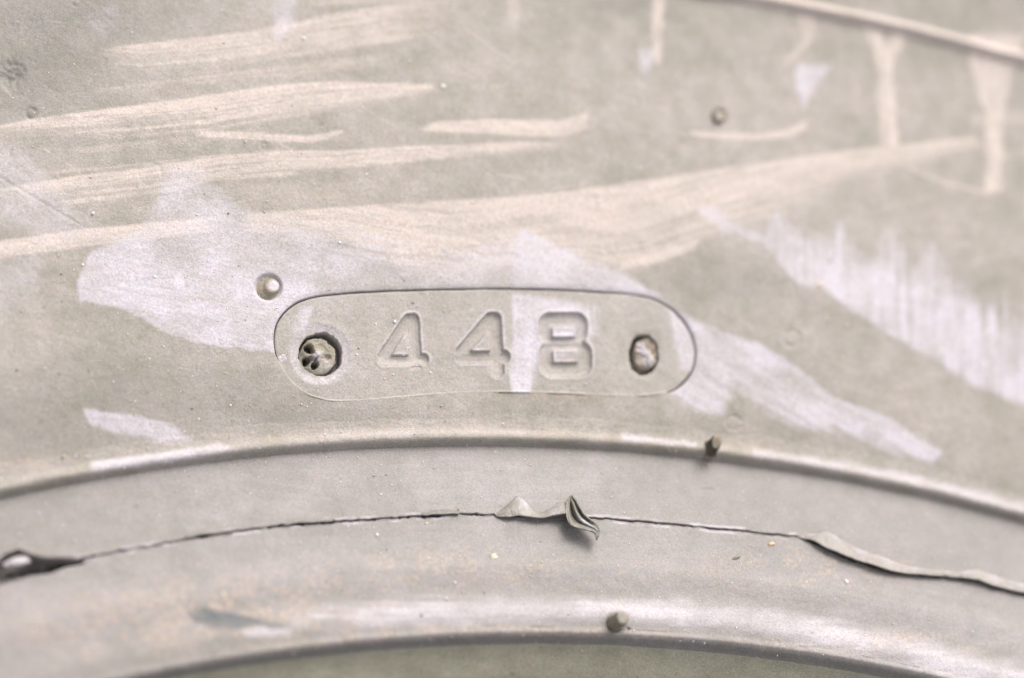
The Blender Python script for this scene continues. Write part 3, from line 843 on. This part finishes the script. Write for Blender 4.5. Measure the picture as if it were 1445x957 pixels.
# ------------------------------------------------------------------ vent stubs
def stub(name, cu, cv, rad, height, lean, slant, hf, tip_attr, label, flare=1.25, taper=.95):
    n = 40
    base = surf(np.array([cu]), np.array([cv]), -6, hf)[0]
    prof = [(flare, 0), (flare * .98, 5), (1.06, 8), (1.0, 12), (taper, height), (taper * .9, height + .9), (taper * .5, height + 1.1), (.02, height + 1.0)]
    a = np.linspace(0, 2 * math.pi, n, endpoint=False)
    V = []; dark = []; sm = []
    for i, (q, z) in enumerate(prof):
        wob = 1 + .06 * np.sin(3 * a + 1) + .03 * np.sin(7 * a + i)
        x = rad * q * np.cos(a) * wob; y = rad * q * np.sin(a) * wob
        top = max(0, (z - 12) / max(height - 12, 1))
        zz = z + slant * top * (np.cos(a - 2.2)) * rad * q
        V.append(np.stack([base[0] + x + lean[0] * z, base[1] + y + lean[1] * z, base[2] + zz], -1))
        side = 1.0 if (i in (2, 3, 4)) else (0.35 if i < 2 else 0.0)
        dark.append(np.full(n, side * tip_attr[1])); sm.append(np.full(n, (0 if i < 5 else 1) * tip_attr[0]))
    V = np.concatenate(V); dark = np.concatenate(dark); sm = np.concatenate(sm)
    at = dict(dark=dark, smear=sm, chalk=0 * dark, rust=tip_attr[2] * (sm * 0 + 1))
    o = link(name, mesh_from(name, V, grid_faces(len(prof), n, True), at), M_NIB, tyre)
    o['label'] = label
    return o


stub('vent_stub', 1003.5, 634, 9.4, 31, (-.02, .12), .8, lambda r: side_h(r) + 6, (0.0, 1.0, .75), 'tall dark vent stub with a slanted olive tip', 1.5, .9)
stub('vent_stub', 869.5, 878, 9.5, 36, (.0, .0), .12, bead_h, (0.15, .22, .15), 'short grey vent stub beside the bead lip')
stub('vent_stub', 1015, 164, 9.5, 8.5, (.0, .0), .1, side_h, (0.2, .05, .5), 'low dark vent stub up on the sidewall')
o = disc_part('vent_stub', 379, 405.5, 17.5, 17.5,
              lambda du, dv, q: -5.5 + 4.8 * sst(13.5, 8.5, np.hypot(du - 5, dv + 1.5)) + 2.2 * sst(1, .4, q) + 1.2 * (fbm(du / 5, dv / 5, 3) - .5) - 1.6 * np.exp(-((du + 3) ** 2 + (dv - 7) ** 2) / 10),
              M_NIB, tyre, lambda du, dv: dict(smear=.95 * sst(9, 5, np.hypot((du - 7) * .9, dv + 2)), rust=.8 * np.exp(-((du + 4) ** 2 + (dv - 3) ** 2) / 40), dark=.35 * sst(4, 15, dv - du * .5)), 56, 22, skirt=8)
o['label'] = 'domed vent stub cut off flush'


# ------------------------------------------------------------------ torn mould flash along the seam
def sheet(name, rows, nu, nv, thick, mat, hf=bead_h, wob=1.0, attr=None, label=None):
    """curled sheet through rows of (u, v, lift) control points, with real thickness"""
    C = np.array([catmull(r_, nu, False) for r_ in rows])              # rows x nu x 3
    t0 = np.linspace(0, 1, len(rows)); t1 = np.linspace(0, 1, nv)
    G = np.zeros((nv, nu, 3))
    for j in range(nu):
        for k in range(3):
            G[:, j, k] = (pchip(t0, C[:, j, k])(t1) if len(rows) > 2 else np.interp(t1, t0, C[:, j, k]))
    jj = np.arange(nu)[None, :]; ii = np.arange(nv)[:, None]
    G[..., 2] += wob * 2.4 * (fbm(jj / 7 + 0 * ii, ii / 6 + 0 * jj, 3) - .5)
    G[..., 1] += wob * 1.2 * (fbm(jj / 5 + 0 * ii + 40, ii * .0 + 0 * jj, 3) - .5)
    P = surf(G[..., 0], G[..., 1], 0, hf); b0 = P[..., 2].copy(); P[..., 2] = b0
    # the lift is measured along the surface normal: keep the traced outline, bring the point nearer the lens side
    d = CAM - P; d /= np.linalg.norm(d, axis=-1, keepdims=True)
    P = P + d * (G[..., 2] / d[..., 2])[..., None]
    du = np.gradient(P, axis=1); dv = np.gradient(P, axis=0)
    nrm = np.cross(du, dv); nrm /= np.maximum(np.linalg.norm(nrm, axis=-1, keepdims=True), 1e-6)
    if nrm[..., 2].mean() < 0:
        nrm = -nrm
    top = P + nrm * thick / 2; bot = P - nrm * thick / 2
    n = nu * nv
    F = grid_faces(nv, nu); Fb = F[:, ::-1] + n
    idx = np.arange(n).reshape(nv, nu)
    loop = np.concatenate([idx[0, :], idx[1:, -1], idx[-1, -2::-1], idx[-2:0:-1, 0]])
    nx = np.roll(loop, -1)
    side = np.stack([loop, loop + n, nx + n, nx], -1)
    V = np.concatenate([top.reshape(-1, 3), bot.reshape(-1, 3)])
    z = np.zeros(2 * n)
    at = dict(chalk=z.copy(), smear=z.copy(), rust=z.copy(), dark=z.copy())
    if attr:
        for k, f in attr.items():
            val = np.broadcast_to(f(ii / (nv - 1.), jj / (nu - 1.)), (nv, nu)).ravel()
            at[k] = np.concatenate([val, val])
    o = link(name, mesh_from(name, V, np.concatenate([F, Fb, side]), at), mat, tyre)
    if label:
        o['label'] = label
    return o


# folded scrap left of the hanging curl
sheet('mould_flash', [
    [(698, 727, 1), (714, 715, 5), (730, 701, 8), (741, 709, 7), (752, 720, 4), (763, 724, 3), (774, 720, 6), (789, 710, 11), (797, 712, 12)],
    [(699, 727.5, 2), (716, 721, 9), (732, 715, 12), (744, 717, 9), (755, 724, 8), (766, 726.5, 7), (778, 723, 11), (790, 716, 16), (798, 717, 16)],
    [(701, 729, 2), (716, 730, 7), (731, 728, 9), (745, 729.5, 11), (757, 731, 12), (769, 730.5, 12), (780, 727.5, 15), (790, 726, 19), (798, 725, 20)]],
    100, 16, 2.0, M_FLASH, wob=.8, attr=dict(smear=lambda a, b: .75 * np.exp(-((a - .15) / .35) ** 2 - ((b - .43) / .07) ** 2) + .35 * np.exp(-((b - .85) / .08) ** 2), dark=lambda a, b: .25 * sst(.5, .3, a) * sst(.45, .55, b) * sst(.8, .6, b)),  # lit and shaded facets painted into the colour
    label='folded pale scrap of flash lying along the seam')
# hanging curl: a crumpled trough of rubber with its edges turned up and a fold along the middle
_cu = [[(804, 700), (799, 710), (798, 722), (801, 735), (808, 743), (824, 748), (838, 752), (842, 762)],
       [(804.5, 702), (802, 712), (802, 722), (805, 732), (812, 740), (826, 745.5), (839, 750.5), (842.7, 760)],
       [(805, 703), (805, 713), (806.5, 722), (810, 731), (817, 738), (828, 743), (840, 748.5), (843.4, 758.5)],
       [(806, 702), (808.5, 711), (812, 720), (816, 728), (822, 735), (830.5, 741), (841, 747), (844, 757)],
       [(806.5, 701), (811, 710), (815.5, 719), (820, 727), (826, 733.5), (833.5, 739.5), (842.3, 745), (844.8, 754.5)],
       [(807, 699), (813, 707), (819, 717), (825, 726), (831, 732), (838, 737), (843.5, 742), (846, 750)]]
_cl = [[14, 22, 26, 30, 33, 36, 36, 33], [14, 21, 25, 28, 30, 33, 35, 32], [12, 8, 6, 8, 14, 22, 28, 28], [14, 20, 24, 26, 28, 30, 31, 29],
       [13, 14, 14, 15, 19, 23, 27, 27], [16, 24, 28, 30, 31, 31, 30, 28]]
sheet('mould_flash', [[(x, y, l * .72) for (x, y), l in zip(r_, l_)] for r_, l_ in zip(_cu, _cl)], 80, 66, 2.0, M_CURL, wob=1.3,
      attr=dict(smear=lambda a, b: .9 * np.exp(-((a - .58) / .08) ** 2 - ((b - .62) / .16) ** 2), dark=lambda a, b: .15 + .3 * sst(.55, 1, b)),  # highlight on the middle fold painted as a pale streak
      label='dark curl of torn flash hanging off the seam')
# lifted lip along the right part of the seam
sheet('mould_flash', [
    [(1122, 757, -2), (1150, 754, 1), (1166, 750, 4), (1190, 764, 4), (1215, 777, 3), (1240, 785, 3), (1270, 796, 1), (1310, 804, 0), (1345, 808, -1), (1378, 805, 3), (1400, 812, 2), (1445, 825, 1), (1520, 845, 0), (1600, 868, 0)],
    [(1124, 757.5, -1), (1148, 757, 5), (1166, 758, 8), (1190, 771, 9), (1214, 783, 8), (1238, 791, 8), (1268, 801, 6), (1308, 807, 5), (1345, 810.5, 4), (1378, 811, 8), (1402, 819, 7), (1445, 830, 5), (1520, 848, 4), (1600, 870, 3)],
    [(1126, 758.5, 0), (1146, 763, 7), (1166, 773, 10), (1192, 784, 11), (1214, 793, 10), (1236, 799, 11), (1264, 807, 9), (1304, 811, 8), (1345, 814, 8), (1378, 818, 11), (1406, 828, 9), (1445, 836.5, 8), (1520, 853, 6), (1600, 874, 5)]],
    260, 16, 2.2, M_FLASH, wob=1.9, attr=dict(smear=lambda a, b: .45 * np.exp(-((a - .1) / .4) ** 2) * (.4 + .6 * np.sin(b * 40) ** 2)),
    label='long pale lip of flash lifting off the seam')
# low ragged remnants on the left part of the seam
for (pa, lab) in (([(262, 757), (287, 750), (305, 749), (330, 748)], 'ragged nib of flash on the left of the seam'), ([(400, 740), (418, 735), (436, 735), (470, 734)], None), ([(596, 726), (620, 722), (634, 722), (648, 724)], None)):
    sheet('mould_flash', [[(x, y - 2.0, 0) for x, y in pa], [(x, y, 3.5) for x, y in pa], [(x, np.interp(x, SX, SY) - 1.2, 4.5) for x, y in pa]], 40, 8, 1.6, M_BEAD, wob=1.2, label=lab)
# sliver added to stand for the bright highlight in the open left gap
sheet('highlight_sliver', [[(4, 795, -8), (20, 787, -2), (36, 785, -3), (43, 791, -9)], [(4, 798, -4), (20, 794, 3), (34, 792, 2), (43, 793, -6)], [(6, 803, -8), (20, 802, -2), (33, 799, -4), (42, 795, -9)]],
      36, 14, 2.0, M_FLASH, wob=.6, attr=dict(smear=lambda a, b: .8 * np.exp(-((a - .4) / .3) ** 2)))


# ------------------------------------------------------------------ loose grit
def blob(name, cu, cv, ru, rv, rz, rot, mat, hf, tint, label, cat, lift=0.0):
    n, m = 14, 8
    rz *= .55
    a = np.linspace(0, 2 * math.pi, n, endpoint=False)[None]; b = np.linspace(-math.pi / 2, math.pi / 2, m)[:, None]
    x = ru * np.cos(b) * np.cos(a); y = rv * np.cos(b) * np.sin(a); z = rz * np.sin(b) + 0 * a
    k = 1 + 1.1 * (fbm(1.6 * np.cos(a) * np.cos(b) + cu + 1.3 * np.sin(b), 1.6 * np.sin(a) * np.cos(b) + cv, 3) - .5)
    x, y = x * k, y * k
    c, s_ = math.cos(rot), math.sin(rot)
    p = surf(np.array([cu]), np.array([cv]), 0, hf)[0]
    V = np.stack([p[0] + x * c - y * s_, p[1] + x * s_ + y * c, p[2] + lift + rz * .35 + z * k], -1).reshape(-1, 3)
    me = mesh_from(name, V, grid_faces(m, n, True))
    at = me.color_attributes.new('tint', 'FLOAT_COLOR', 'POINT')
    at.data.foreach_set('color', np.tile(np.array([*tint, 1.], np.float32), len(V)))
    o = link(name, me, mat, None)
    o['label'] = label; o['category'] = cat
    o['group'] = 'sand specks stuck to the tyre' if name == 'sand_speck' else 'rubber crumbs stuck to the bead'
    return o


blob('sand_speck', 1089, 768, 4.5, 3.2, 3, .2, M_GRAIN, bead_h, (.52, .36, .18), 'orange speck of sand just under the seam, left of the lifted lip', 'grit')
blob('rubber_crumb', 1038, 788, 6.5, 2.6, 2.5, .45, M_GRAIN, bead_h, (.13, .12, .09), 'dark sliver of rubber stuck to the bead below the seam', 'crumb')
blob('sand_speck', 697, 786, 6, 5, 3.2, .6, M_GRAIN, bead_h, (.44, .39, .31), 'pale beige speck on the bead below the folded flash scrap', 'grit')
blob('sand_speck', 625, 122, 3.2, 2.6, 2.4, 0, M_GRAIN, side_h, (.7, .68, .66), 'white speck at the right tip of a chalk streak', 'grit')
blob('sand_speck', 1157, 402, 4.5, 4, 3, 0, M_GRAIN, side_h, (.50, .40, .32), 'tan speck at the notched lower edge of the right pale smear', 'grit')
blob('rubber_crumb', 888, 886, 2.6, 2.2, 2, 0, M_GRAIN, bead_h, (.11, .10, .08), 'tiny dark crumb between the short stub and the bead lip', 'crumb')
blob('sand_speck', 602, 739, 2.6, 2, 2, 0, M_GRAIN, bead_h, (.55, .42, .25), 'tiny tan speck right below the seam, left of the folded scrap', 'grit')

# fine sand dust: thousands of grains, one object
ng = 5200
gu = rng.uniform(-60, 1505, ng); gv = rng.uniform(-40, 930, ng)
dens = np.exp(-((gu - 380) / 420.) ** 2 - ((gv - 480) / 330.) ** 2) + .45 * sst(560, 700, gv) + .18
ok = rng.random(ng) < dens
gu, gv = gu[ok], gv[ok]
P = surf(gu, gv, 0)
rr_ = np.hypot(P[:, 0] - CX, P[:, 1] - CY)
uu_ = gu; vv_ = gv
zr = np.where(rr_ > R1 + 44, side_relief(uu_, vv_, rr_), bead_relief(uu_, vv_, rr_))
inpl = poly_sdf(gu, gv, POLY_PLATE) < -6
zr = np.where(inpl, plate_relief(gu, gv), zr)
ribz = (rr_ > R1 - 7) & (rr_ <= R1 + 44)
P[:, 2] = np.where(ribz, rib_prof(rr_ - R1) + rib_relief(uu_, vv_, rr_), P[:, 2] + zr)
keep = zr > -9
P = P[keep]; n = len(P)
size = np.exp(rng.normal(-.32, .42, n)) * .95
octa = np.array([(1, 0, 0), (-1, 0, 0), (0, 1, 0), (0, -1, 0), (0, 0, 1), (0, 0, -1)], float)
of = np.array([(0, 2, 4), (2, 1, 4), (1, 3, 4), (3, 0, 4), (2, 0, 5), (1, 2, 5), (3, 1, 5), (0, 3, 5)])
V = P[:, None] + octa[None] * size[:, None, None] * rng.uniform(.6, 1.4, (n, 6, 1)) + np.array([0, 0, .35]) * size[:, None, None]
F = (of[None] + (np.arange(n) * 6)[:, None, None]).reshape(-1, 3)
me = mesh_from('sand_dust', V.reshape(-1, 3), F)
pal = np.array([(.72, .70, .68), (.78, .74, .72), (.60, .46, .30), (.62, .52, .42), (.20, .18, .14)])
tint = pal[rng.choice(5, n, p=[.38, .22, .17, .13, .10])]
at = me.color_attributes.new('tint', 'FLOAT_COLOR', 'POINT')
at.data.foreach_set('color', np.repeat(np.concatenate([tint, np.ones((n, 1))], 1), 6, 0).astype(np.float32).ravel())
o = link('sand_dust', me, M_GRAIN, None)
o['kind'] = 'stuff'; o['label'] = 'fine pale and golden sand grains scattered over the dusty tyre'; o['category'] = 'sand'

# ------------------------------------------------------------------ ground under the tyre
g = 60
xs = np.concatenate([-np.geomspace(40, .3, 26), np.linspace(-.25, .25, 9), np.geomspace(.3, 40, 26)])
X, Y = np.meshgrid(xs, xs)
Z = np.where(np.hypot(X, Y) > .5, .02 * (fbm(X * 1.3, Y * 1.3, 4) - .5), 0) - .0008
V = np.stack([X / S + CX, Y / S + CY, (Z - ZT) / S], -1)
o = link('ground', mesh_from('ground', V.reshape(-1, 3), grid_faces(len(xs), len(xs))), M_GROUND, None)
o['kind'] = 'structure'
